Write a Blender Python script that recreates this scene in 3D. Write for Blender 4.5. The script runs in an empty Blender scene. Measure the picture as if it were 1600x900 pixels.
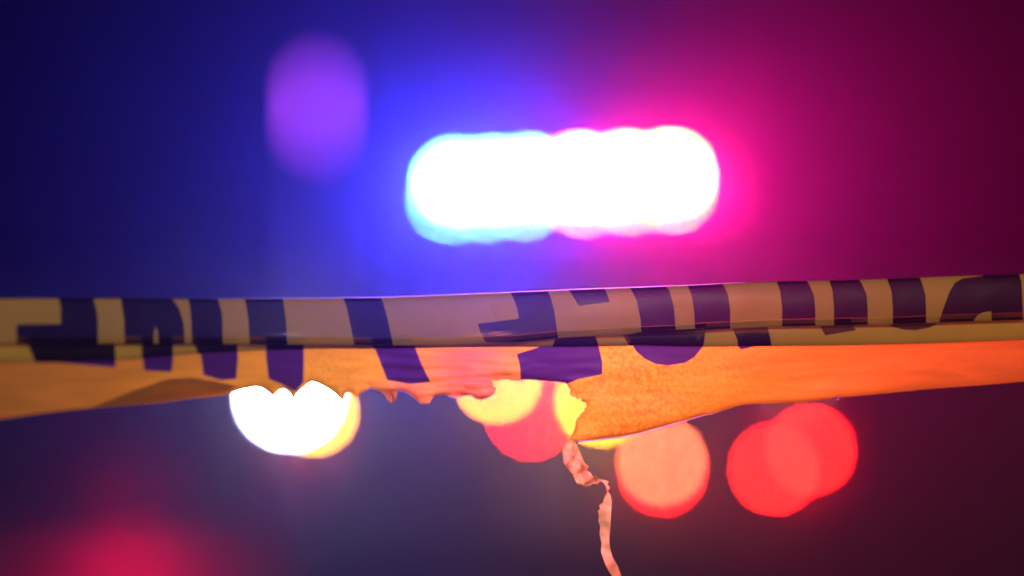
import bpy, bmesh, math, random
import numpy as np
from mathutils import Vector, Matrix, noise
from mathutils.geometry import delaunay_2d_cdt

random.seed(7)
scene = bpy.context.scene
COL = scene.collection
R = math.radians

# ------------------------------------------------------------------ camera
CAM_H = 1.5
FOCAL = 85.0
K = 1600.0 * FOCAL / 36.0          # photograph pixels per radian
FOCUS = 1.25
cam_data = bpy.data.cameras.new('camera')
cam = bpy.data.objects.new('camera', cam_data)
COL.objects.link(cam)
cam.location = (0, 0, CAM_H)
cam.rotation_euler = (R(90), 0, 0)
cam_data.lens = FOCAL
cam_data.sensor_width = 36.0
cam_data.clip_start = 0.02
cam_data.clip_end = 3000
cam_data.dof.use_dof = True
cam_data.dof.focus_distance = FOCUS
cam_data.dof.aperture_fstop = 1.56
scene.camera = cam

# ------------------------------------------------------------------ night sky
world = bpy.data.worlds.new('World')
scene.world = world
world.use_nodes = True
wn = world.node_tree
wn.nodes.clear()
wo = wn.nodes.new('ShaderNodeOutputWorld')
wb = wn.nodes.new('ShaderNodeBackground')
ws = wn.nodes.new('ShaderNodeTexSky')
ws.sky_type = 'NISHITA'
ws.sun_disc = False
ws.sun_elevation = R(-4.0)
ws.sun_rotation = R(200)
wb.inputs['Strength'].default_value = 0.03
wn.links.new(ws.outputs[0], wb.inputs['Color'])
wn.links.new(wb.outputs[0], wo.inputs['Surface'])

# warm light added low behind the camera to brighten the tape's front
sun_d = bpy.data.lights.new('sun', 'SUN')
sun = bpy.data.objects.new('sun', sun_d)
COL.objects.link(sun)
sun_d.energy = 0.75
sun_d.angle = R(12)
sun_d.color = (1.0, 0.72, 0.60)
sun.rotation_euler = (R(74), 0, R(-2))

# ------------------------------------------------------------------ render / exposure
scene.view_settings.view_transform = 'Standard'
scene.view_settings.look = 'None'
scene.view_settings.exposure = 0
scene.view_settings.gamma = 1
scene.view_settings.use_curve_mapping = False
scene.render.engine = 'CYCLES'
cy = scene.cycles
cy.use_denoising = True
cy.denoiser = 'OPENIMAGEDENOISE'
cy.denoising_input_passes = 'RGB_ALBEDO_NORMAL'
cy.use_adaptive_sampling = False
cy.max_bounces = 8
cy.volume_bounces = 0
cy.transparent_max_bounces = 8
cy.sample_clamp_indirect = 8.0
cy.sample_clamp_direct = 0.0

# ------------------------------------------------------------------ helpers
def P(px, py, D):
    """a point D metres in front of the camera, seen at photograph pixel (px, py)"""
    return Vector(((px - 800.0) / K * D, D, CAM_H + (450.0 - py) / K * D))

def tag(o, label=None, cat=None, group=None, kind=None):
    if label: o['label'] = label
    if cat: o['category'] = cat
    if group: o['group'] = group
    if kind: o['kind'] = kind
    return o

def empty(name, loc=(0, 0, 0)):
    o = bpy.data.objects.new(name, None)
    o.location = loc
    COL.objects.link(o)
    return o

def link_mesh(name, me, mat, parent=None, smooth=True):
    if smooth:
        for p in me.polygons: p.use_smooth = True
    if mat: me.materials.append(mat)
    o = bpy.data.objects.new(name, me)
    COL.objects.link(o)
    if parent:
        o.parent = parent
        o.location = -parent_world(parent)
    return o

def parent_world(p):
    v = Vector((0, 0, 0))
    while p:
        v += p.location
        p = p.parent
    return v

def bm_obj(name, bm, mat, parent=None, smooth=False):
    me = bpy.data.meshes.new(name)
    bmesh.ops.recalc_face_normals(bm, faces=bm.faces[:])
    bm.to_mesh(me); bm.free()
    return link_mesh(name, me, mat, parent, smooth)

def add_box(bm, c, s, bevel=0.0, seg=2):
    b2 = bmesh.new()
    bmesh.ops.create_cube(b2, size=1.0)
    for v in b2.verts:
        v.co = Vector((v.co.x * s[0], v.co.y * s[1], v.co.z * s[2])) + Vector(c)
    if bevel > 0:
        bmesh.ops.bevel(b2, geom=b2.edges[:], offset=bevel, segments=seg, affect='EDGES', profile=0.5)
    merge(bm, b2)

def merge(bm, b2):
    me = bpy.data.meshes.new('tmp')
    b2.to_mesh(me); b2.free()
    bm.from_mesh(me)
    bpy.data.meshes.remove(me)

def add_lathe(bm, c, axis, prof, seg=32):
    """prof: (radius, offset along axis)"""
    q = Vector((0, 0, 1)).rotation_difference(Vector(axis))
    rings = []
    for r, h in prof:
        ring = []
        for i in range(seg):
            a = 2 * math.pi * i / seg
            ring.append(bm.verts.new(Vector(c) + q @ Vector((r * math.cos(a), r * math.sin(a), h))))
        rings.append(ring)
    for a, b in zip(rings, rings[1:]):
        for i in range(seg):
            bm.faces.new((a[i], a[(i + 1) % seg], b[(i + 1) % seg], b[i]))
    bm.faces.new(list(reversed(rings[0]))); bm.faces.new(rings[-1])

def mat_new(name):
    m = bpy.data.materials.new(name)
    m.use_nodes = True
    nt = m.node_tree
    nt.nodes.clear()
    out = nt.nodes.new('ShaderNodeOutputMaterial')
    return m, nt, out

def N(nt, t, **kw):
    n = nt.nodes.new(t)
    for k, v in kw.items():
        if k in n.inputs:
            n.inputs[k].default_value = v
        else:
            setattr(n, k, v)
    return n

def principled(name, col, rough=0.5, metal=0.0, noise_amt=0.15, noise_scale=30, coat=0.0):
    m, nt, out = mat_new(name)
    b = N(nt, 'ShaderNodeBsdfPrincipled', Roughness=rough, Metallic=metal)
    b.inputs['Coat Weight'].default_value = coat
    tc = N(nt, 'ShaderNodeTexCoord')
    nz = N(nt, 'ShaderNodeTexNoise', Scale=noise_scale, Detail=5.0)
    nt.links.new(tc.outputs['Object'], nz.inputs['Vector'])
    mix = N(nt, 'ShaderNodeMix', data_type='RGBA')
    mix.inputs[6].default_value = tuple(c * (1 - noise_amt) for c in col) + (1,)
    mix.inputs[7].default_value = tuple(min(1, c * (1 + noise_amt)) for c in col) + (1,)
    nt.links.new(nz.outputs['Fac'], mix.inputs[0])
    nt.links.new(mix.outputs[2], b.inputs['Base Color'])
    nt.links.new(b.outputs[0], out.inputs['Surface'])
    return m

def emitter(name, col):
    """lit lens: radiance col"""
    m, nt, out = mat_new(name)
    mx = max(col)
    e = N(nt, 'ShaderNodeEmission', Strength=mx)
    e.inputs['Color'].default_value = tuple(c / mx for c in col) + (1,)
    nt.links.new(e.outputs[0], out.inputs['Surface'])
    return m

def lamp(name, loc, power, col, radius, parent, cone=None, aim=None, blend=1.0):
    d = bpy.data.lights.new(name, 'SPOT' if cone else 'POINT')
    d.energy = power
    d.color = col
    d.shadow_soft_size = radius
    o = bpy.data.objects.new(name, d)
    COL.objects.link(o)
    o.parent = parent
    o.location = Vector(loc) - parent_world(parent)
    if cone:
        d.spot_size = R(cone); d.spot_blend = blend
        dirv = (Vector(aim) - Vector(loc)).normalized()
        o.rotation_euler = dirv.to_track_quat('-Z', 'Y').to_euler()
    return o

# ------------------------------------------------------------------ ground
def asphalt():
    m, nt, out = mat_new('asphalt')
    tc = N(nt, 'ShaderNodeTexCoord')
    n1 = N(nt, 'ShaderNodeTexNoise', Scale=120.0, Detail=6.0)
    n2 = N(nt, 'ShaderNodeTexNoise', Scale=0.6, Detail=4.0)
    nt.links.new(tc.outputs['Object'], n1.inputs['Vector'])
    nt.links.new(tc.outputs['Object'], n2.inputs['Vector'])
    mx = N(nt, 'ShaderNodeMix', data_type='RGBA')
    mx.inputs[6].default_value = (0.028, 0.028, 0.030, 1)
    mx.inputs[7].default_value = (0.065, 0.063, 0.062, 1)
    ad = N(nt, 'ShaderNodeMath', operation='MULTIPLY')
    nt.links.new(n1.outputs['Fac'], ad.inputs[0]); nt.links.new(n2.outputs['Fac'], ad.inputs[1])
    ad2 = N(nt, 'ShaderNodeMath', operation='MULTIPLY'); ad2.inputs[1].default_value = 2.0
    nt.links.new(ad.outputs[0], ad2.inputs[0])
    nt.links.new(ad2.outputs[0], mx.inputs[0])
    b = N(nt, 'ShaderNodeBsdfPrincipled', Roughness=0.75)
    bp = N(nt, 'ShaderNodeBump', Strength=0.5, Distance=0.01)
    nt.links.new(n1.outputs['Fac'], bp.inputs['Height'])
    nt.links.new(bp.outputs[0], b.inputs['Normal'])
    nt.links.new(mx.outputs[2], b.inputs['Base Color'])
    nt.links.new(b.outputs[0], out.inputs['Surface'])
    return m

bm = bmesh.new()
bmesh.ops.create_grid(bm, x_segments=40, y_segments=40, size=1000)
ground = bm_obj('road', bm, asphalt())
tag(ground, 'dark asphalt road behind the tape', None, None, 'structure')

# ------------------------------------------------------------------ haze
HAZE_DENSITY = 0.0010  # thin even volume added to give the lens's veiling glare
m, nt, out = mat_new('glare_haze')
pv = N(nt, 'ShaderNodeVolumePrincipled', Density=HAZE_DENSITY, Anisotropy=0.945)
pv.inputs['Color'].default_value = (0.96, 0.96, 0.98, 1)
nt.links.new(pv.outputs[0], out.inputs['Volume'])
bm = bmesh.new()
add_box(bm, (0, 28, 3.0), (120, 80, 8.0))
haze = bm_obj('haze', bm, m)
tag(haze, 'thin haze added for the lens glare around the emergency lights', None, None, 'stuff')

# ------------------------------------------------------------------ patrol car
paint_black = principled('car_paint_black', (0.014, 0.014, 0.016), 0.6, 0.0, 0.1, 8)
paint_white = principled('car_paint_white', (0.72, 0.72, 0.72), 0.3, 0.0, 0.03, 8, coat=0.6)
plastic_black = principled('black_plastic', (0.008, 0.008, 0.008), 0.9)
glass_dark = principled('tinted_glass', (0.008, 0.009, 0.01), 0.06)
rubber = principled('rubber', (0.02, 0.02, 0.02), 0.85)
alloy = principled('alloy', (0.5, 0.5, 0.52), 0.3, 1.0)
chrome = principled('chrome', (0.6, 0.6, 0.62), 0.15, 1.0)
lens_red_off = principled('red_lens', (0.25, 0.008, 0.01), 0.12, coat=0.8)
lens_clear_off = principled('clear_lens', (0.5, 0.5, 0.5), 0.15, coat=0.8)
plate_mat = principled('plate_paint', (0.08, 0.08, 0.09), 0.5)

CX = 0.155                     # car centre line
YR = 8.5                       # tailgate
car = empty('patrol_car', (CX, YR + 2.45, 0))
tag(car, 'blurred patrol SUV seen from behind with blue and red roof lights flashing', 'police car')

def loft(name, stations, mat, parent, subdiv=1):
    """stations: (y, [(halfwidth, z) ...] from bottom to top), mirrored in x"""
    bm = bmesh.new()
    rings = []
    for y, prof in stations:
        pts = [(w, z) for w, z in prof] + [(-w, z) for w, z in reversed(prof)]
        rings.append([bm.verts.new((CX + x, y, z)) for x, z in pts])
    n = len(rings[0])
    for a, b in zip(rings, rings[1:]):
        for i in range(n):
            bm.faces.new((a[i], a[(i + 1) % n], b[(i + 1) % n], b[i]))
    bm.faces.new(rings[0]); bm.faces.new(list(reversed(rings[-1])))
    bmesh.ops.recalc_face_normals(bm, faces=bm.faces[:])
    o = bm_obj(name, bm, mat, parent, True)
    md = o.modifiers.new('bevel', 'BEVEL'); md.width = 0.035; md.segments = 3; md.limit_method = 'ANGLE'; md.angle_limit = R(25)
    return o

def lower(y, w, z0, z1):
    return (y, [(w * 0.90, z0), (w * 0.985, z0 + 0.14), (w, z0 + 0.36), (w * 0.985, z1 - 0.10), (w * 0.93, z1)])
loft('body', [lower(YR + 0.06, 0.93, 0.42, 1.18), lower(YR + 0.22, 0.985, 0.32, 1.20), lower(YR + 1.6, 1.0, 0.30, 1.18),
              lower(YR + 3.2, 1.0, 0.30, 1.14), lower(YR + 3.6, 0.99, 0.30, 1.10), lower(YR + 4.6, 0.95, 0.32, 0.98),
              lower(YR + 4.9, 0.84, 0.40, 0.84)], paint_black, car)
def upper(y, w0, w1, z0, z1):
    return (y, [(w0, z0), (w0 * 0.5 + w1 * 0.5 + 0.01, z0 * 0.5 + z1 * 0.5), (w1, z1 - 0.05), (w1 * 0.86, z1)])
cab = loft('cabin', [upper(YR + 0.12, 0.88, 0.80, 1.16, 1.28), upper(YR + 0.42, 0.90, 0.74, 1.16, 1.755), upper(YR + 1.2, 0.91, 0.74, 1.15, 1.80),
               upper(YR + 2.3, 0.91, 0.74, 1.13, 1.79), upper(YR + 2.75, 0.90, 0.72, 1.12, 1.74), upper(YR + 3.65, 0.86, 0.80, 1.06, 1.13)], paint_black, car)
# rear window: tilted pane following the hatch
bm = bmesh.new()
q = [(-0.74, YR + 0.155, 1.30), (0.74, YR + 0.155, 1.30), (0.64, YR + 0.385, 1.69), (-0.64, YR + 0.385, 1.69)]
vs = [bm.verts.new((CX + x, y - 0.03, z)) for x, y, z in q]
f = bm.faces.new(vs)
r = bmesh.ops.extrude_face_region(bm, geom=[f])
for v in [g for g in r['geom'] if isinstance(g, bmesh.types.BMVert)]: v.co.y += 0.02
bm_obj('rear_window', bm, glass_dark, car)
for s in (-1, 1):
    for y0, y1 in ((0.62, 1.38), (1.46, 2.34), (2.42, 3.0)):
        bm = bmesh.new()
        zt1 = 1.68 if y1 < 2.9 else 1.46
        vs = [bm.verts.new((CX + s * w, YR + y, z)) for w, y, z in
              ((0.915, y0, 1.2), (0.915, y1, 1.2), (0.775 if y1 < 2.9 else 0.84, y1, zt1), (0.775, y0 + 0.02, 1.68))]
        f = bm.faces.new(vs)
        r = bmesh.ops.extrude_face_region(bm, geom=[f])
        for v in [g for g in r['geom'] if isinstance(g, bmesh.types.BMVert)]: v.co.x += s * 0.012
        bm_obj('side_window', bm, glass_dark, car)
bm = bmesh.new(); add_box(bm, (CX, YR + 0.05, 0.53), (1.86, 0.26, 0.26), 0.07, 3)
bmp = bm_obj('rear_bumper', bm, plastic_black, car, True)
bm = bmesh.new(); add_box(bm, (CX, YR + 4.82, 0.52), (1.7, 0.22, 0.26), 0.07, 3)
bm_obj('front_bumper', bm, plastic_black, car, True)
bm = bmesh.new(); add_box(bm, (CX, YR + 0.035, 0.90 - 0.13), (0.31, 0.012, 0.155), 0.004, 1)
bm_obj('number_plate', bm, plate_mat, car)
bm = bmesh.new(); add_box(bm, (CX, YR + 0.03, 1.235), (0.5, 0.03, 0.03), 0.01, 2)
bm_obj('hatch_handle', bm, chrome, car, True)
for s in (-1, 1):
    bm = bmesh.new(); add_box(bm, (CX + s * 1.07, YR + 2.95, 1.2), (0.2, 0.09, 0.15), 0.03, 3)
    bm_obj('wing_mirror', bm, paint_black, car, True)
    for yy in (0.95, 3.85):
        c = (CX + s * 0.86, YR + yy, 0.37)
        w = empty('wheel', Vector(c) - car.location); w.parent = car
        bm = bmesh.new()
        add_lathe(bm, c, (s, 0, 0), [(0.24, -0.12), (0.33, -0.13), (0.365, -0.10), (0.37, 0.0), (0.365, 0.10), (0.33, 0.13), (0.24, 0.12)], 36)
        bm_obj('tyre', bm, rubber, w, True)
        bm = bmesh.new()
        add_lathe(bm, Vector(c) + Vector((s * 0.09, 0, 0)), (s, 0, 0), [(0.235, -0.02), (0.235, 0.035), (0.21, 0.03), (0.20, 0.0), (0.08, 0.02), (0.05, 0.04), (0.01, 0.042)], 30)
        for k in range(5):
            a = 2 * math.pi * k / 5
            b2 = bmesh.new(); add_box(b2, (0, 0, 0.12), (0.03, 0.06, 0.2), 0.008, 1)
            bmesh.ops.transform(b2, matrix=Matrix.Translation(Vector(c) + Vector((s * 0.115, 0, 0))) @ Matrix.Rotation(a, 4, 'X'), verts=b2.verts[:])
            merge(bm, b2)
        bm_obj('rim', bm, alloy, w, True)
    # tall tail lamp housing with unlit lenses
    hx = CX + s * 0.90
    th = empty('tail_lamp', Vector((hx, YR, 1.0)) - car.location); th.parent = car
    bm = bmesh.new(); add_box(bm, (hx, YR + 0.07, 0.985), (0.25, 0.10, 0.46), 0.03, 3)
    bm_obj('housing', bm, lens_red_off, th, True)
    if s < 0: TL = th
    else: TR = th

DISC = 19100.0
def lit_lens(name, px, py, D, disc, parent, size_px=14.0, depth=0.03, shape='round', bezel=True):
    """round or bar lamp lens with bezel; `disc` = brightness its blur disc should reach"""
    c = P(px, py, D)
    s = size_px / K * D
    area = size_px * size_px * (math.pi / 4 if shape == 'round' else 1.0)
    k = DISC / area
    m = emitter(name + '_light', tuple(x * k for x in disc))
    bm = bmesh.new()
    if shape == 'round':
        add_lathe(bm, c, (0, -1, 0), [(s * 0.5, -depth), (s * 0.5, 0.0), (s * 0.47, 0.004), (s * 0.3, 0.008), (s * 0.06, 0.010)], 24)
    else:
        add_box(bm, c, (s, depth, s), s * 0.12, 2)
    o = bm_obj(name, bm, m, parent, True)
    if bezel:
        bm = bmesh.new()
        add_lathe(bm, c + Vector((0, 0.012, 0)), (0, -1, 0), [(s * 0.72, -0.04), (s * 0.72, 0.0), (s * 0.66, 0.006), (s * 0.56, 0.004), (s * 0.52, -0.02)], 24)
        bm_obj('bezel', bm, plastic_black, parent, True)
    return o

YL = YR - 0.0
# left tail lamp: flashing white lamp with amber beside it
lit_lens('white_flasher', 452, 617, YL, (32, 38, 80), TL, 52)
lit_lens('amber_flasher', 489, 643, YL, (2.5, 0.75, 0.015), TL, 14)
# right tail lamp: two red brake lamps
lit_lens('brake_lamp', 1211, 733, YL, (4.0, 0.028, 0.015), TR, 14)
lit_lens('brake_lamp', 1266, 704, YL, (3.5, 0.028, 0.015), TR, 14)
# warning lights on the tailgate
hl = empty('hatch_light', P(870, 620, YL) - car.location); hl.parent = car
lit_lens('amber_hatch_lamp', 777, 592, YL, (2.4, 0.62, 0.03), hl, 14)
lit_lens('red_hatch_lamp', 829, 648, YL, (3.5, 0.01, 0.02), hl, 14)
lit_lens('amber_hatch_lamp', 938, 628, YL, (2.2, 0.8, 0.008), hl, 14)
hl2 = empty('fog_lamp', P(1035, 725, YL) - car.location); hl2.parent = car
lit_lens('orange_fog_lamp', 1035, 721, YL, (1.2, 0.20, 0.07), hl2, 13)
lit_lens('red_fog_lamp', 1036, 737, YL - 0.02, (2.5, 0.01, 0.015), hl2, 9, bezel=False)

# roof light bar
YB = 8.95
bar = empty('light_bar', P(880, 300, YB) - car.location); bar.parent = car
tag(bar, 'roof light bar with blue lamps on one half and red on the other')
def bar_py(px, base): return base - 13.0 * (px - 718) / 324.0
ang = math.atan2(13, 324)
cb = P(880, bar_py(880, 285), YB)
def bar_box(name, cx_px, cy_px, size, dy, mat, bev=0.01):
    b2 = bmesh.new()
    add_box(b2, (0, 0, 0), size, bev, 3)
    c = P(cx_px, cy_px, YB) + Vector((0, dy, 0))
    bmesh.ops.transform(b2, matrix=Matrix.Translation(c) @ Matrix.Rotation(-ang, 4, 'Y'), verts=b2.verts[:])
    return bm_obj(name, b2, mat, bar, True)
bar_box('base', 880, bar_py(880, 328), (1.26, 0.47, 0.02), 0.07, plastic_black)  # shelf carried forward to keep the lamps' light off the car below
bar_box('back_housing', 880, bar_py(880, 290), (1.22, 0.20, 0.11), 0.17, plastic_black, 0.02)
for px_ in (640, 1120):
    bar_box('end_cap', px_, bar_py(px_, 290), (0.03, 0.14, 0.13), 0.24, plastic_black)
    bar_box('foot', px_, bar_py(px_, 330), (0.06, 0.16, 0.06), 0.18, plastic_black)
bar_box('beam_divider', 873, bar_py(873, 290), (0.018, 0.30, 0.13), 0.02, plastic_black, 0.004)  # added fin that keeps blue and red light on their own sides
BLUE = (0.72, 3.8, 30.0)
RED = (32.0, 2.6, 0.45)
for px_ in (711, 768, 826):
    lit_lens('blue_light', px_, bar_py(px_, 285), YB, BLUE, bar, 18, bezel=False)
    lit_lens('blue_roof_reflection', px_ - 8, bar_py(px_, 310), YB - 0.005, (0.10, 0.50, 1.3), bar, 10, bezel=False)  # added glowing lenses standing in for the bar's reflection on the roof
for px_ in (908, 978, 1048):
    lit_lens('red_light', px_, bar_py(px_, 285), YB, RED, bar, 18, bezel=False)
    lit_lens('red_roof_reflection', px_ + 4, bar_py(px_, 308), YB - 0.005, (2.4, 0.42, 0.0), bar, 10, bezel=False)  # red half of the added roof reflection

# the light these lamps throw: wide beams from the two halves of the bar, tight beams from the lamps on the tailgate
for px_ in (730, 815):
    c = P(px_, bar_py(px_, 285), YB - 0.05)
    lamp('blue_beam', c, 10000, (0.035, 0.034, 1.0), 0.02, bar, cone=124, aim=c + Vector((-1.33, -1, -0.28)), blend=0.8)
for px_ in (930, 1030):
    c = P(px_, bar_py(px_, 285), YB - 0.05)
    lamp('red_beam', c, 12500, (1.0, 0.0, 0.25), 0.02, bar, cone=124, aim=c + Vector((1.46, -1, -0.22)), blend=0.8)
TAPE_C = P(800, 560, FOCUS)
lamp('white_beam', P(452, 617, YL - 0.05), 190, (1.0, 0.78, 0.52), 0.03, TL, cone=6.2, aim=TAPE_C)
lamp('amber_beam', P(938, 628, YL - 0.05), 340, (1.0, 0.60, 0.05), 0.03, hl, cone=6.2, aim=TAPE_C)
lamp('amber_beam', P(777, 580, YL - 0.05), 110, (1.0, 0.5, 0.06), 0.03, hl, cone=6.2, aim=TAPE_C)
lamp('brake_beam', P(1240, 715, YL - 0.05), 110, (1.0, 0.0, 0.02), 0.03, TR, cone=7, aim=TAPE_C + Vector((0.1, 0, 0)))

# ------------------------------------------------------------------ violet lamp on a post
pc = P(495, 168, 30.0)
post = empty('street_lamp', (pc.x, pc.y, 0))
tag(post, 'tall violet street lamp glowing on a post left of the patrol car', 'street lamp')
steel = principled('galvanised_steel', (0.35, 0.35, 0.36), 0.45, 0.7)
bm = bmesh.new()
add_lathe(bm, (pc.x, pc.y, 0), (0, 0, 1), [(0.16, 0), (0.16, 0.04), (0.09, 0.06), (0.075, 1.2), (0.06, pc.z - 0.42)], 20)
bm_obj('pole', bm, steel, post, True)
bm = bmesh.new()
add_lathe(bm, (pc.x, pc.y, pc.z - 0.36), (0, 0, 1), [(0.05, 0), (0.07, 0.02), (0.07, 0.70), (0.04, 0.72)], 20)
bm_obj('lamp_tube', bm, emitter('violet_lamp', (3.2, 0.40, 6.8)), post, True)
bm = bmesh.new()
add_lathe(bm, (pc.x, pc.y, pc.z - 0.42), (0, 0, 1), [(0.06, 0), (0.10, 0.02), (0.10, 0.05), (0.05, 0.058)], 20)
bm_obj('lamp_collar', bm, steel, post, True)
bm = bmesh.new()
add_lathe(bm, (pc.x, pc.y, pc.z + 0.363), (0, 0, 1), [(0.05, 0), (0.12, 0.02), (0.11, 0.05), (0.01, 0.09)], 20)
bm_obj('lamp_cap', bm, steel, post, True)

# ------------------------------------------------------------------ red road puck light
gD = CAM_H / ((885 - 450) / K)
pk = Vector(((205 - 800) / K * gD, gD, 0.004))
puck = empty('road_flare', pk)
tag(puck, 'red glowing flare disc lying on the dark road', 'road flare')
bm = bmesh.new()
add_lathe(bm, pk, (0, 0, 1), [(0.15, 0), (0.16, 0.012), (0.15, 0.03), (0.12, 0.034)], 28)
bm_obj('base', bm, rubber, puck, True)
bm = bmesh.new()
add_lathe(bm, pk + Vector((0, 0, 0.035)), (0, 0, 1), [(0.115, 0), (0.115, 0.03), (0.10, 0.05), (0.05, 0.06), (0.01, 0.062)], 28)
bm_obj('lens', bm, emitter('red_flare_light', (0.6, 0.0, 0.03)), puck, True)
lamp('flare_glow', pk + Vector((0, 0, 0.30)), 80, (1.0, 0.0, 0.05), 0.05, puck)

# ------------------------------------------------------------------ barricade tape
def curve(pts):
    xs = [p[0] for p in pts]; ys = [p[1] for p in pts]
    return lambda x: np.interp(x, xs, ys)

A_top = curve([(-2400, 500), (0, 467), (100, 466), (350, 467), (500, 466), (600, 465), (700, 461), (800, 457), (900, 452.5), (1000, 449),
               (1100, 445), (1150, 442), (1200, 440), (1300, 438), (1400, 435), (1500, 431), (1600, 428), (4000, 370)])
A_bot = curve([(-2400, 570), (0, 538), (200, 537), (350, 538), (500, 539), (600, 540), (700, 540), (800, 536), (870, 529), (950, 524),
               (1050, 520), (1100, 516), (1200, 511), (1300, 509), (1400, 507), (1500, 503), (1600, 500), (4000, 445)])
B_bot = curve([(-2400, 598), (0, 566), (100, 566), (200, 562), (300, 553), (400, 548), (500, 545), (600, 545), (700, 543), (800, 542),
               (900, 542), (1000, 540), (1100, 542), (1200, 541), (1300, 540), (1400, 538), (1500, 535), (1600, 531), (4000, 478)])

def depth(px):
    t = (930.0 - px) / 930.0
    if t > 0:
        return FOCUS + 0.085 * (min(t, 1.0) ** 1.4 + 1.4 * max(t - 1.0, 0.0))
    t = (px - 930.0) / 670.0
    return FOCUS + 0.016 * (min(t, 1.0) ** 2 + 2 * max(t - 1.0, 0.0))

def nz(x, y, s, seed=0.0):
    return noise.noise(Vector((x * s, y * s, seed)))

INK_A = [
 [(89, 455), (145, 455), (147, 470), (151, 484), (153, 505), (153, 552), (26, 552), (26, 507), (95, 506), (95, 480)],
 [(188, 455), (264, 455), (270, 468), (280, 482), (287, 505), (290, 552), (248, 552), (247, 520), (243, 508), (240, 525), (240, 552), (195, 552), (194, 500), (190, 475)],
 [(291, 455), (338, 455), (342, 472), (347, 490), (349, 552), (300, 552), (299, 505), (297, 480)],
 [(379, 455), (439, 455), (443, 472), (447, 500), (450, 552), (391, 552), (388, 500), (385, 478)],
 [(532, 455), (592, 455), (598, 470), (606, 500), (617, 552), (556, 552), (548, 510), (541, 478)],
 [(793, 446), (852, 446), (860, 463), (866, 485), (873, 535), (866, 537), (759, 535), (752, 522), (746, 506), (811, 498), (807, 478), (802, 466)],
 [(884, 446), (943, 446), (949, 460), (953, 472), (904, 478), (896, 464)],
 [(980, 440), (1038, 440), (1047, 457), (1053, 480), (1058, 540), (1003, 540), (1001, 500), (995, 470)],
 [(1070, 435), (1124, 435), (1132, 448), (1138, 462), (1141, 485), (1141, 530), (1086, 530), (1085, 490), (1081, 463)],
 [(974, 524), (1003, 518), (1100, 513), (1100, 530), (974, 533)],
 [(1210, 430), (1256, 430), (1265, 446), (1272, 462), (1274, 485), (1274, 525), (1222, 525), (1222, 480), (1219, 455)],
 [(1293, 430), (1339, 430), (1347, 444), (1354, 460), (1356, 485), (1356, 525), (1303, 525), (1303, 480), (1301, 455)],
 [(1382, 425), (1433, 425), (1440, 440), (1446, 460), (1447, 485), (1447, 520), (1395, 520), (1395, 480), (1393, 455)],
 [(1545, 420), (1590, 420), (1596, 440), (1600, 520), (1550, 520), (1549, 486), (1536, 488), (1527, 493), (1522, 500), (1520, 520), (1466, 520), (1468, 500), (1473, 485), (1483, 457), (1492, 442), (1504, 435), (1535, 431)],
 # beyond the frame
 [(1680, 410), (1740, 410), (1750, 530), (1690, 530)], [(1830, 410), (1890, 410), (1895, 530), (1835, 530)],
 [(-90, 450), (-40, 450), (-30, 560), (-80, 560)], [(-220, 450), (-160, 450), (-150, 570), (-210, 570)],
]
INK_B = [
 [(30, 525), (178, 525), (180, 545), (181, 590), (56, 590), (54, 562), (48, 550), (44, 538)],
 [(221, 525), (270, 525), (271, 600), (226, 600), (222, 560)],
 [(300, 525), (371, 525), (371, 600), (317, 600), (313, 560), (306, 545)],
 [(415, 525), (474, 525), (474, 600), (418, 600)],
 [(580, 525), (646, 525), (652, 560), (586, 560)],
 [(866, 534), (873, 515), (925, 515), (934, 534), (938, 560), (855, 560)],
 [(966, 510), (1104, 500), (1100, 535), (1096, 550), (988, 550), (980, 535)],
 [(1140, 505), (1196, 500), (1203, 525), (1209, 560), (1156, 560), (1152, 530)],
 [(1274, 500), (1328, 496), (1334, 511), (1338, 516), (1289, 524), (1284, 514)],
 [(1375, 495), (1470, 485), (1466, 505), (1452, 512), (1430, 516), (1411, 515), (1392, 510)],
]
INK_C = [
 [(44, 520), (180, 520), (181, 574), (120, 569), (56, 563), (46, 545)],
 [(221, 520), (270, 520), (271, 560), (268, 581), (226, 579), (223, 560)],
 [(304, 520), (370, 520), (372, 560), (369, 592), (345, 594), (318, 586), (315, 560)],
 [(415, 520), (474, 520), (475, 560), (474, 598), (462, 612), (440, 600), (420, 592), (416, 560)],
 [(576, 520), (642, 520), (652, 552), (660, 572), (673, 597), (640, 600), (605, 594), (592, 560)],
 [(807, 553), (835, 545), (870, 530), (928, 520), (936, 543), (941, 565), (941, 585), (905, 592), (885, 600), (845, 602), (814, 598), (812, 570)],
 [(978, 520), (1106, 520), (1098, 542), (1085, 558), (1070, 567), (1045, 571), (1025, 569), (1008, 561), (993, 548)],
 [(1148, 520), (1206, 520), (1208, 538), (1180, 541), (1158, 546), (1152, 540)],
]

def sdf(points, polys):
    p = np.asarray(points, dtype=float)
    best = np.full(len(p), 1e9)
    inside = np.zeros(len(p), dtype=bool)
    for poly in polys:
        q = np.asarray(poly, dtype=float)
        q2 = np.roll(q, -1, axis=0)
        ins = np.zeros(len(p), dtype=bool)
        for (x0, y0), (x1, y1) in zip(q, q2):
            e = np.array((x1 - x0, y1 - y0))
            w = p - (x0, y0)
            t = np.clip((w @ e) / max(e @ e, 1e-9), 0, 1)
            d = np.hypot(w[:, 0] - t * e[0], w[:, 1] - t * e[1])
            best = np.minimum(best, d)
            if y0 != y1:
                cond = ((y0 > p[:, 1]) != (y1 > p[:, 1]))
                xi = (x1 - x0) * (p[:, 1] - y0) / (y1 - y0) + x0
                ins ^= cond & (p[:, 0] < xi)
        inside |= ins
    return np.where(inside, best, -best)

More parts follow.
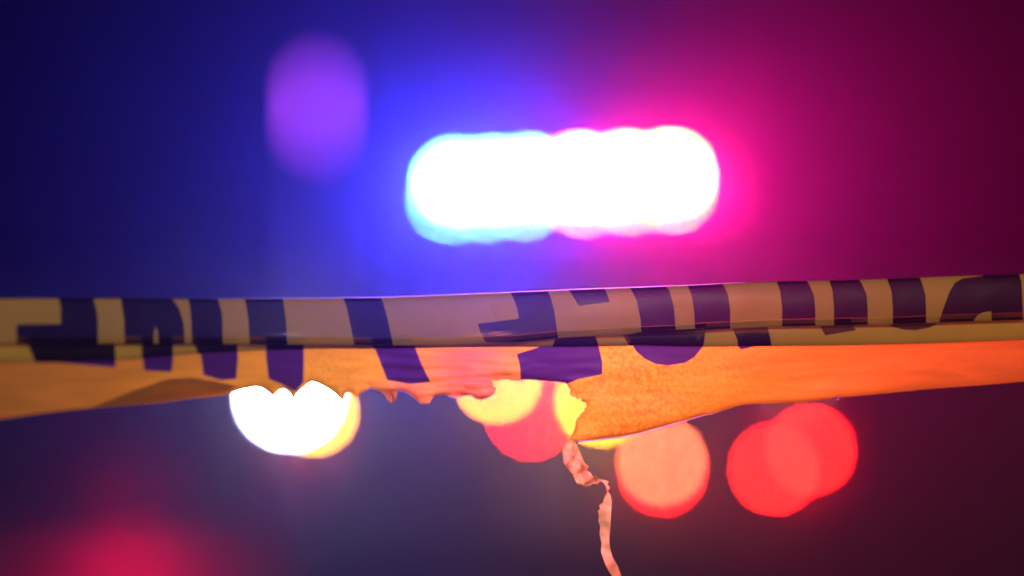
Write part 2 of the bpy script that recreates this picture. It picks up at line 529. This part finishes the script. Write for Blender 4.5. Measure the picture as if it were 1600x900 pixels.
def film(name, doubled, clear=0.22, pale=False):
    """printed yellow polythene film: ink mask comes from the 'ink' attribute (pixels from the print's edge)"""
    m, nt, out = mat_new(name)
    at = N(nt, 'ShaderNodeAttribute', attribute_name='ink')
    mr = N(nt, 'ShaderNodeMapRange')
    mr.inputs['From Min'].default_value = -0.7; mr.inputs['From Max'].default_value = 0.7
    nt.links.new(at.outputs['Fac'], mr.inputs['Value'])
    ink = mr.outputs[0]
    st = N(nt, 'ShaderNodeAttribute', attribute_name='lit_tint')
    tc = N(nt, 'ShaderNodeTexCoord')
    g1 = N(nt, 'ShaderNodeTexNoise', Scale=520.0, Detail=3.0, Roughness=0.65)
    g2 = N(nt, 'ShaderNodeTexNoise', Scale=60.0, Detail=4.0)
    nt.links.new(tc.outputs['Object'], g1.inputs['Vector']); nt.links.new(tc.outputs['Object'], g2.inputs['Vector'])
    rampn = N(nt, 'ShaderNodeMapRange'); rampn.inputs['From Min'].default_value = 0.30; rampn.inputs['From Max'].default_value = 0.70
    nt.links.new(g1.outputs['Fac'], rampn.inputs['Value'])
    # transmitted colour of the plain film, mottled
    ty = N(nt, 'ShaderNodeMix', data_type='RGBA')
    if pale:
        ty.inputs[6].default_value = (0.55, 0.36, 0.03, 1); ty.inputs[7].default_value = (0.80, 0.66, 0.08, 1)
    else:
        ty.inputs[6].default_value = (0.50, 0.17, 0.003, 1); ty.inputs[7].default_value = (0.95, 0.62, 0.010, 1)
    ga = N(nt, 'ShaderNodeAttribute', attribute_name='grain')
    gm = N(nt, 'ShaderNodeMix'); gm.inputs[2].default_value = 0.55
    nt.links.new(ga.outputs['Fac'], gm.inputs[0]); nt.links.new(rampn.outputs[0], gm.inputs[3])
    nt.links.new(gm.outputs[0], ty.inputs[0])
    tys = N(nt, 'ShaderNodeMix', data_type='RGBA'); tys.inputs[7].default_value = (0.62, 0.44, 0.08, 1) if pale else (1.0, 0.20, 0.035, 1)  # light on the film painted into its transmitted colour
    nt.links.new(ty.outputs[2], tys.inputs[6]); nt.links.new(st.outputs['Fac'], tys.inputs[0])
    mp1 = N(nt, 'ShaderNodeMapping'); mp1.inputs['Scale'].default_value = (14.0, 14.0, 130.0)
    nt.links.new(tc.outputs['Object'], mp1.inputs['Vector'])
    g3 = N(nt, 'ShaderNodeTexNoise', Scale=1.0, Detail=5.0, Roughness=0.6, Distortion=0.6)
    nt.links.new(mp1.outputs[0], g3.inputs['Vector'])
    st3 = N(nt, 'ShaderNodeMapRange'); st3.inputs['From Min'].default_value = 0.3; st3.inputs['From Max'].default_value = 0.7
    st3.inputs['To Min'].default_value = 0.62; st3.inputs['To Max'].default_value = 1.0
    nt.links.new(g3.outputs['Fac'], st3.inputs['Value'])
    sm = N(nt, 'ShaderNodeMix', data_type='RGBA', blend_type='MULTIPLY'); sm.inputs[0].default_value = 1.0
    nt.links.new(tys.outputs[2], sm.inputs[6]); nt.links.new(st3.outputs[0], sm.inputs[7])
    tys = sm
    # ink
    tcol = N(nt, 'ShaderNodeMix', data_type='RGBA')
    tcol.inputs[7].default_value = (0.045, 0.012, 0.034, 1)
    nt.links.new(tys.outputs[2], tcol.inputs[6]); nt.links.new(ink, tcol.inputs[0])
    # reflected colour
    dy = N(nt, 'ShaderNodeMix', data_type='RGBA')
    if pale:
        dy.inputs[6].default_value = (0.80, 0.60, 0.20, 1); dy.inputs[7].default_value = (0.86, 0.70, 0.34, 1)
    else:
        dy.inputs[6].default_value = (0.84, 0.60, 0.08, 1); dy.inputs[7].default_value = (0.90, 0.68, 0.11, 1)
    nt.links.new(g2.outputs['Fac'], dy.inputs[0])
    dcol = N(nt, 'ShaderNodeMix', data_type='RGBA'); dcol.inputs[7].default_value = (0.015, 0.012, 0.018, 1)
    nt.links.new(dy.outputs[2], dcol.inputs[6]); nt.links.new(ink, dcol.inputs[0])
    bp = N(nt, 'ShaderNodeBump', Strength=0.06, Distance=0.0005)
    nt.links.new(g1.outputs['Fac'], bp.inputs['Height'])
    dif = N(nt, 'ShaderNodeBsdfDiffuse'); nt.links.new(dcol.outputs[2], dif.inputs['Color'])
    tr = N(nt, 'ShaderNodeBsdfTranslucent'); nt.links.new(tcol.outputs[2], tr.inputs['Color'])
    rf = N(nt, 'ShaderNodeBsdfRefraction', Roughness=0.74, IOR=1.32); nt.links.new(tcol.outputs[2], rf.inputs['Color'])
    gl = N(nt, 'ShaderNodeBsdfGlossy', Roughness=0.42); gl.inputs['Color'].default_value = (1, 1, 1, 1)
    for s in (dif, tr, gl): nt.links.new(bp.outputs[0], s.inputs['Normal'])
    mt = N(nt, 'ShaderNodeMixShader'); mt.inputs[0].default_value = 0.15      # refraction share of the transmission
    nt.links.new(tr.outputs[0], mt.inputs[1]); nt.links.new(rf.outputs[0], mt.inputs[2])
    md = N(nt, 'ShaderNodeMixShader'); md.inputs[0].default_value = 0.08 if doubled else 0.74
    nt.links.new(dif.outputs[0], md.inputs[1]); nt.links.new(mt.outputs[0], md.inputs[2])
    last = md
    if doubled:
        tp = N(nt, 'ShaderNodeBsdfTransparent'); tp.inputs['Color'].default_value = (1, 1, 1, 1)
        mp = N(nt, 'ShaderNodeMixShader'); mp.inputs[0].default_value = clear
        nt.links.new(md.outputs[0], mp.inputs[1]); nt.links.new(tp.outputs[0], mp.inputs[2])
        last = mp
    lw = N(nt, 'ShaderNodeLayerWeight', Blend=0.5)
    pw = N(nt, 'ShaderNodeMath', operation='POWER'); pw.inputs[1].default_value = 4.0
    nt.links.new(lw.outputs['Facing'], pw.inputs[0])
    fr = N(nt, 'ShaderNodeMath', operation='MULTIPLY_ADD'); fr.inputs[1].default_value = 0.35; fr.inputs[2].default_value = 0.035
    nt.links.new(pw.outputs[0], fr.inputs[0])
    mg = N(nt, 'ShaderNodeMixShader')
    nt.links.new(fr.outputs[0], mg.inputs[0]); nt.links.new(last.outputs[0], mg.inputs[1]); nt.links.new(gl.outputs[0], mg.inputs[2])
    nt.links.new(mg.outputs[0], out.inputs['Surface'])
    return m

film_double = film('doubled_film', True)
film_single = film('single_film', False)
film_pleat = film('pleat_film', True, 0.04)
film_pale = film('front_lit_film', False, pale=True)  # ribbon's front-lit paleness put into the film colour

tape = empty('barricade_tape', P(800, 540, FOCUS))
tag(tape, 'torn yellow barricade tape with black print stretched across the whole view', 'barricade tape')

def set_attr(me, name, vals):
    a = me.attributes.new(name, 'FLOAT', 'POINT')
    a.data.foreach_set('value', np.asarray(vals, dtype=np.float32))

def columns():
    xs = list(np.arange(-2400, -40, 40.0)) + list(np.arange(-40, 1640, 2.5)) + list(np.arange(1640, 4001, 40.0))
    return xs

def strip(name, rows, inks, mat):
    """rows: list of functions px -> (py, depth offset in m, print py)"""
    xs = columns()
    verts, pp = [], []
    for f in rows:
        for x in xs:
            py, off, ppy = f(x)
            verts.append(P(x, py, depth(x) + off))
            pp.append((x, ppy))
    n = len(xs)
    faces = [(r * n + i, r * n + i + 1, (r + 1) * n + i + 1, (r + 1) * n + i) for r in range(len(rows) - 1) for i in range(n - 1)]
    me = bpy.data.meshes.new(name)
    me.from_pydata([tuple(v) for v in verts], [], faces)
    set_attr(me, 'ink', sdf(pp, inks))
    set_attr(me, 'lit_tint', np.zeros(len(pp)))
    set_attr(me, 'grain', np.zeros(len(pp)))
    return link_mesh(name, me, mat, tape)

CREASES = [(random.uniform(-20, 1620), random.uniform(-1.2, 1.2), random.uniform(4, 16), random.uniform(-0.00035, 0.00035)) for _ in range(26)]
def roll_rows(top, bot, bulge, base, back_top, back_bot, nrow=30, power=2.6, wob=0.6):
    rows = []
    def mk(t, kind):
        def f(x):
            yt, yb = float(top(x)), float(bot(x))
            if kind == 'top':      # lip running back and down behind the top fold
                a = t
                return (yt + 1.2 + 4.0 * a * a, base + back_top * (0.15 + a), yt)
            if kind == 'bot':
                a = t
                return (yb - 1.0 - 4.0 * a * a, base + back_bot * (0.15 + a), yb)
            s = 2 * t - 1
            b = max(0.0, 1 - abs(s) ** power) ** (1 / power)
            w = wob * 0.001 * (nz(x, (yt + t * (yb - yt)) * 2.0, 0.006, 3.1) * 1.5 + nz(x, yt + t * (yb - yt), 0.02, 7.7) * 0.5)
            if wob > 0:
                yy = yt + t * (yb - yt)
                w += 0.0011 * math.exp(-((x - 1083) / 3.5) ** 2) * max(0.0, (t - 0.55) / 0.45) - 0.0009 * math.exp(-((x - 1093) / 3.0) ** 2) * max(0.0, (t - 0.5) / 0.5)
                for cx_, sl, wd, am in CREASES:
                    w += am * math.exp(-((x - cx_ - sl * (yy - yt)) / wd) ** 2)
            return (yt + t * (yb - yt), base - bulge * b + w * b, yt + t * (yb - yt))
        return f
    for a in (1.0, 0.6, 0.3): rows.append(mk(a, 'top'))
    for i in range(nrow + 1):
        t = 0.5 - 0.5 * math.cos(math.pi * i / nrow)
        rows.append(mk(t, 'mid'))
    for a in (0.3, 0.6, 1.0): rows.append(mk(a, 'bot'))
    return rows

strip('upper_fold', roll_rows(A_top, A_bot, 0.0042, 0.0, 0.003, 0.003, power=2.0), INK_A, film_double)
strip('middle_fold', roll_rows(lambda x: A_bot(x) - 11, B_bot, 0.0026, 0.0075, 0.002, 0.0015, 22, power=2.0), INK_B, film_pleat)

# clear bead added along the top fold for the light bar's bright rim
m, nt, out = mat_new('bead_film')
rf = N(nt, 'ShaderNodeBsdfRefraction', Roughness=0.42, IOR=1.3)
gl = N(nt, 'ShaderNodeBsdfGlossy', Roughness=0.3)
mx = N(nt, 'ShaderNodeMixShader'); mx.inputs[0].default_value = 0.3
nt.links.new(rf.outputs[0], mx.inputs[1]); nt.links.new(gl.outputs[0], mx.inputs[2]); nt.links.new(mx.outputs[0], out.inputs['Surface'])
bead_film = m
def rim_bead(name, pts, off, rad_fn):
    bm = bmesh.new(); rings = []
    for i, (x, y) in enumerate(pts):
        D = depth(x) + off
        c = P(x, y, D); r = rad_fn(x) * D / K
        rings.append([bm.verts.new(c + Vector((0, r * math.cos(a), r * math.sin(a)))) for a in np.linspace(0, 2 * math.pi, 9)[:-1]])
    for a, b in zip(rings, rings[1:]):
        for i in range(8): bm.faces.new((a[i], a[(i + 1) % 8], b[(i + 1) % 8], b[i]))
    bm.faces.new(rings[0]); bm.faces.new(rings[-1])
    return bm_obj(name, bm, bead_film, tape, True)
rim_bead('rim_bead', [(float(x), float(A_top(x)) - 0.3) for x in np.arange(330, 1170, 6.0)], 0.0005,
       lambda x: 0.15 + 1.35 * min(1.0, (x - 330) / 300.0, (1176 - x) / 160.0))

# lower band: single layer, torn along its bottom edge
bottom_left = [(0, 655), (50, 648), (100, 642), (150, 637), (200, 633), (250, 629), (300, 622), (345, 618), (353, 616), (378, 609), (402, 604),
  (412, 607), (421, 613), (429, 620), (432, 614), (437, 610), (445, 608), (451, 612), (455, 618), (459, 624), (463, 616), (471, 608), (479, 601), (486, 597), (497, 600), (512, 608), (524, 617), (535, 627),
  (537, 615), (542, 613), (549, 615), (553, 618), (556, 622), (560, 616), (564, 613), (570, 611), (578, 606), (587, 609), (596, 612), (602, 618), (606, 625), (611, 628), (617, 625), (620, 617), (621, 609),
  (630, 611), (640, 616), (650, 624), (656, 630), (664, 632), (671, 630), (675, 622), (680, 618), (687, 617), (697, 616), (703, 620), (712, 621), (722, 619), (730, 617), (738, 617), (742, 622), (752, 624),
  (762, 622), (771, 617), (775, 609), (776, 605), (770, 603), (770, 594), (776, 595), (784, 593), (792, 592), (800, 595), (810, 595), (820, 593), (830, 593), (843, 595), (856, 596), (870, 597), (882, 598)]
hole_right = [(887, 602), (889, 607), (894, 609), (890, 615), (893, 620), (899, 619), (902, 624), (908, 621), (908, 627), (915, 629), (917, 635), (913, 638), (913, 644), (907, 646), (906, 652), (900, 655), (899, 661), (899, 668), (895, 678), (890, 687)]
bottom_right = [(900, 689), (920, 688), (940, 686), (970, 683), (1000, 677), (1025, 670), (1050, 663), (1075, 656), (1100, 649), (1115, 646), (1130, 641), (1150, 635), (1165, 632), (1180, 631), (1220, 630), (1260, 627), (1300, 622),
  (1360, 617), (1450, 608), (1530, 602), (1600, 596)]
def densify(pts, step, jit=0.0):
    out_ = []
    for (x0, y0), (x1, y1) in zip(pts, pts[1:]):
        n = max(1, int(math.hypot(x1 - x0, y1 - y0) / step))
        for i in range(n):
            t = i / n
            j = random.uniform(-jit, jit)
            out_.append((x0 + (x1 - x0) * t, y0 + (y1 - y0) * t + j))
    out_.append(pts[-1])
    return out_

left_x, right_x = -2400.0, 4000.0
edge = ([(left_x, 730.0)] + [(float(x), 655 + (0 - x) * 0.031) for x in range(-2200, 0, 200)]
        + densify(bottom_left, 2.5, 0.35) + hole_right + densify(bottom_right, 3.0, 0.25)
        + [(float(x), 596 - (x - 1600) * 0.03) for x in range(1800, 4000, 200)] + [(right_x, 524.0)])
top_edge = [(float(x), float(A_bot(x)) - 12.0) for x in list(np.arange(right_x, 1620, -100.0)) + list(np.arange(1610, -20, -5.0)) + list(np.arange(-100, left_x - 1, -100.0))]

CURL_PTS = np.array(edge)
def edge_dist(pts):
    p = np.asarray(pts); best = np.full(len(p), 1e9)
    q = CURL_PTS
    for (x0, y0), (x1, y1) in zip(q, q[1:]):
        e = np.array((x1 - x0, y1 - y0)); w = p - (x0, y0)
        t = np.clip((w @ e) / max(e @ e, 1e-9), 0, 1)
        best = np.minimum(best, np.hypot(w[:, 0] - t * e[0], w[:, 1] - t * e[1]))
    return best

def sheet(name, outline, step, off_fn, inks, mat, parent=tape, tint_fn=None):
    b = [Vector(p) for p in outline]
    xs0, xs1 = min(p[0] for p in outline), max(p[0] for p in outline)
    ys0, ys1 = min(p[1] for p in outline), max(p[1] for p in outline)
    grid = []
    gx0, gx1 = max(xs0, -30), min(xs1, 1630)
    yy = ys0; row = 0
    while yy < ys1:
        xx = gx0 + (step / 2 if row % 2 else 0)
        while xx < gx1:
            grid.append((xx, yy)); xx += step
        yy += step * 0.866; row += 1
    yy = ys0
    while yy < ys1:
        for xx in list(np.arange(xs0, gx0 - 10, 60)) + list(np.arange(gx1 + 10, xs1, 60)): grid.append((xx, yy))
        yy += 12
    g = np.array(grid)
    d = sdf(g, [outline])
    g = g[d > step * 0.45]
    pts = b + [Vector((float(x), float(y))) for x, y in g]
    edges = [(i, (i + 1) % len(b)) for i in range(len(b))]
    vo, eo, fo, *_ = delaunay_2d_cdt(pts, edges, [], 1, 1e-4)
    co = [(v.x, v.y) for v in vo]
    offs = off_fn(np.array(co))
    me = bpy.data.meshes.new(name)
    me.from_pydata([tuple(P(x, y, depth(x) + o)) for (x, y), o in zip(co, offs)], [], [tuple(f) for f in fo])
    set_attr(me, 'ink', sdf(co, inks) if inks else np.full(len(co), -50.0))
    set_attr(me, 'grain', [0.12 + 0.88 * math.exp(-((x - 1000) / 170.0) ** 2) + 0.5 * math.exp(-((x - 520) / 60.0) ** 2) for x, y in co])
    set_attr(me, 'lit_tint', tint_fn(np.array(co)) if tint_fn else np.zeros(len(co)))
    return link_mesh(name, me, mat, parent)

def bump(x, c, w):
    return np.exp(-((x - c) / w) ** 2)

def off_lower(co):
    x, y = co[:, 0], co[:, 1]
    d = edge_dist(co)
    o = np.full(len(co), 0.0105)
    o += 0.0016 * np.exp(-d / 5.0)                               # bottom edge curls away
    low = np.array([nz(a, b * 2.2, 0.008, 1.3) for a, b in co])
    mid = np.array([nz(a * 0.5 + b * 0.35, b * 2.4, 0.040, 5.3) for a, b in co])
    fine = np.array([abs(nz(a * 0.35 + b * 0.3, b * 2.2, 0.085, 9.1)) for a, b in co])
    crump = bump(x, 720, 95) + 0.45 * bump(x, 560, 70) + 0.5 * bump(x, 905, 35) * (y > 590)
    hang = np.clip((y - 545) / 60, 0, 1.2)
    o += 0.0016 * low * hang + 0.0018 * mid * (crump + 0.15) * np.clip((y - 540) / 25, 0, 1) + 0.0014 * (fine - 0.3) * crump * hang
    o += 0.004 * bump(np.abs(x - 611), 0, 9) * np.clip((y - 606) / 15, 0, 1)
    return o

def lit_tint_lower(co):  # red lamplight on the band, painted in as a tint
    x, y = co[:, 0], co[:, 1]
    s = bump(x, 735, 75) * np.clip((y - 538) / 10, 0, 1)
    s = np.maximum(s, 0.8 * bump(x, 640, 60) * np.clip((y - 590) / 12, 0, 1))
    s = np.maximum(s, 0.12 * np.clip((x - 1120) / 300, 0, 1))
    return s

sheet('lower_band', edge + top_edge, 3.2, off_lower, INK_C, film_single, tint_fn=lit_tint_lower)

rim_bead('torn_rim_bead', [p for p in densify(bottom_left, 2.5) if 560 < p[0]] + hole_right, 0.0118, lambda x: 0.55)  # clear bead added for the bright rim along the tear
rim_bead('bottom_rim_bead', [p for p in densify(bottom_right, 4.0) if p[0] < 1150], 0.0118, lambda x: 0.9 * min(1.0, (1160 - x) / 80.0))  # clear bead added for the highlight on the lower edge
# layer added behind the band to darken it like a wrinkle's shade
corner = [(148, 636), (200, 614), (262, 592), (300, 589), (340, 596), (372, 603), (352, 614), (300, 620), (250, 627), (200, 631)]
sheet('shade_layer', densify(corner + corner[:1], 5)[:-1], 6.0, lambda co: np.full(len(co), 0.0175), None, film_single)

# torn ribbon hanging from the tear
rl = [(890, 686), (884, 693), (879, 702), (880, 722), (887, 733), (895, 741), (898, 749), (902, 756), (909, 757), (914, 760), (922, 759), (926, 756), (933, 756), (938, 752), (943, 754), (947, 760), (948, 770),
      (944, 778), (942, 785), (936, 790), (938, 795), (934, 798), (936, 806), (935, 815), (938, 822), (937, 835), (940, 848), (939, 862), (945, 880), (951, 892), (957, 901), (968, 920), (972, 945)]
rr = [(985, 944), (981, 920), (971, 900), (965, 884), (957, 870), (953, 856), (952, 842), (954, 820), (955, 800), (956, 782), (954, 774), (950, 768), (953, 762), (949, 757), (951, 752), (944, 750), (936, 748),
      (931, 742), (926, 744), (922, 738), (917, 735), (920, 729), (912, 721), (907, 708), (902, 695), (897, 686)]
def off_ribbon(co):
    x, y = co[:, 0], co[:, 1]
    o = 0.012 + 0.0
    mid = np.array([nz(a, b, 0.07, 2.3) for a, b in co])
    fine = np.array([abs(nz(a, b * 1.3, 0.2, 4.1)) for a, b in co])
    tw = np.sin((y - 700) / 26.0)
    return o + 0.0022 * mid * np.where(y < 775, 1.0, 0.4) + 0.0022 * (fine - 0.3) * (y < 775) + tw * (x - np.interp(y, [690, 760, 780, 850, 940], [895, 930, 948, 946, 975])) * 0.00022
sheet('torn_ribbon', densify(rl, 3) + densify(rr, 3), 3.0, off_ribbon, None, film_pale, tint_fn=lambda co: 0.6 * np.clip((co[:, 1] - 730) / 60, 0, 1))

# ------------------------------------------------------------------ water drops caught on the tape's edge
m, nt, out = mat_new('water')
gb = N(nt, 'ShaderNodeBsdfGlass', Roughness=0.0, IOR=1.33)
nt.links.new(gb.outputs[0], out.inputs['Surface'])
water = m
def drop(px, py, wpx, hpx, label):
    D = depth(px) + 0.008
    c = P(px, py, D)
    k = D / K
    bm = bmesh.new()
    add_lathe(bm, c, (0, 0, -1), [(0.05 * wpx * k, -0.5 * hpx * k), (0.28 * wpx * k, -0.40 * hpx * k), (0.42 * wpx * k, -0.15 * hpx * k), (0.5 * wpx * k, 0.12 * hpx * k), (0.42 * wpx * k, 0.33 * hpx * k), (0.22 * wpx * k, 0.46 * hpx * k), (0.05 * wpx * k, 0.5 * hpx * k)], 16)
    o = bm_obj('water_drop', bm, water, None, True)
    tag(o, label, 'water drop', 'drops on the tape edge')
drop(611, 622, 9, 17, 'long clear water drop hanging from the torn pink tip of the tape')
drop(1308, 622, 9, 6, 'small bright water drop on the straight lower edge above the red lamps')
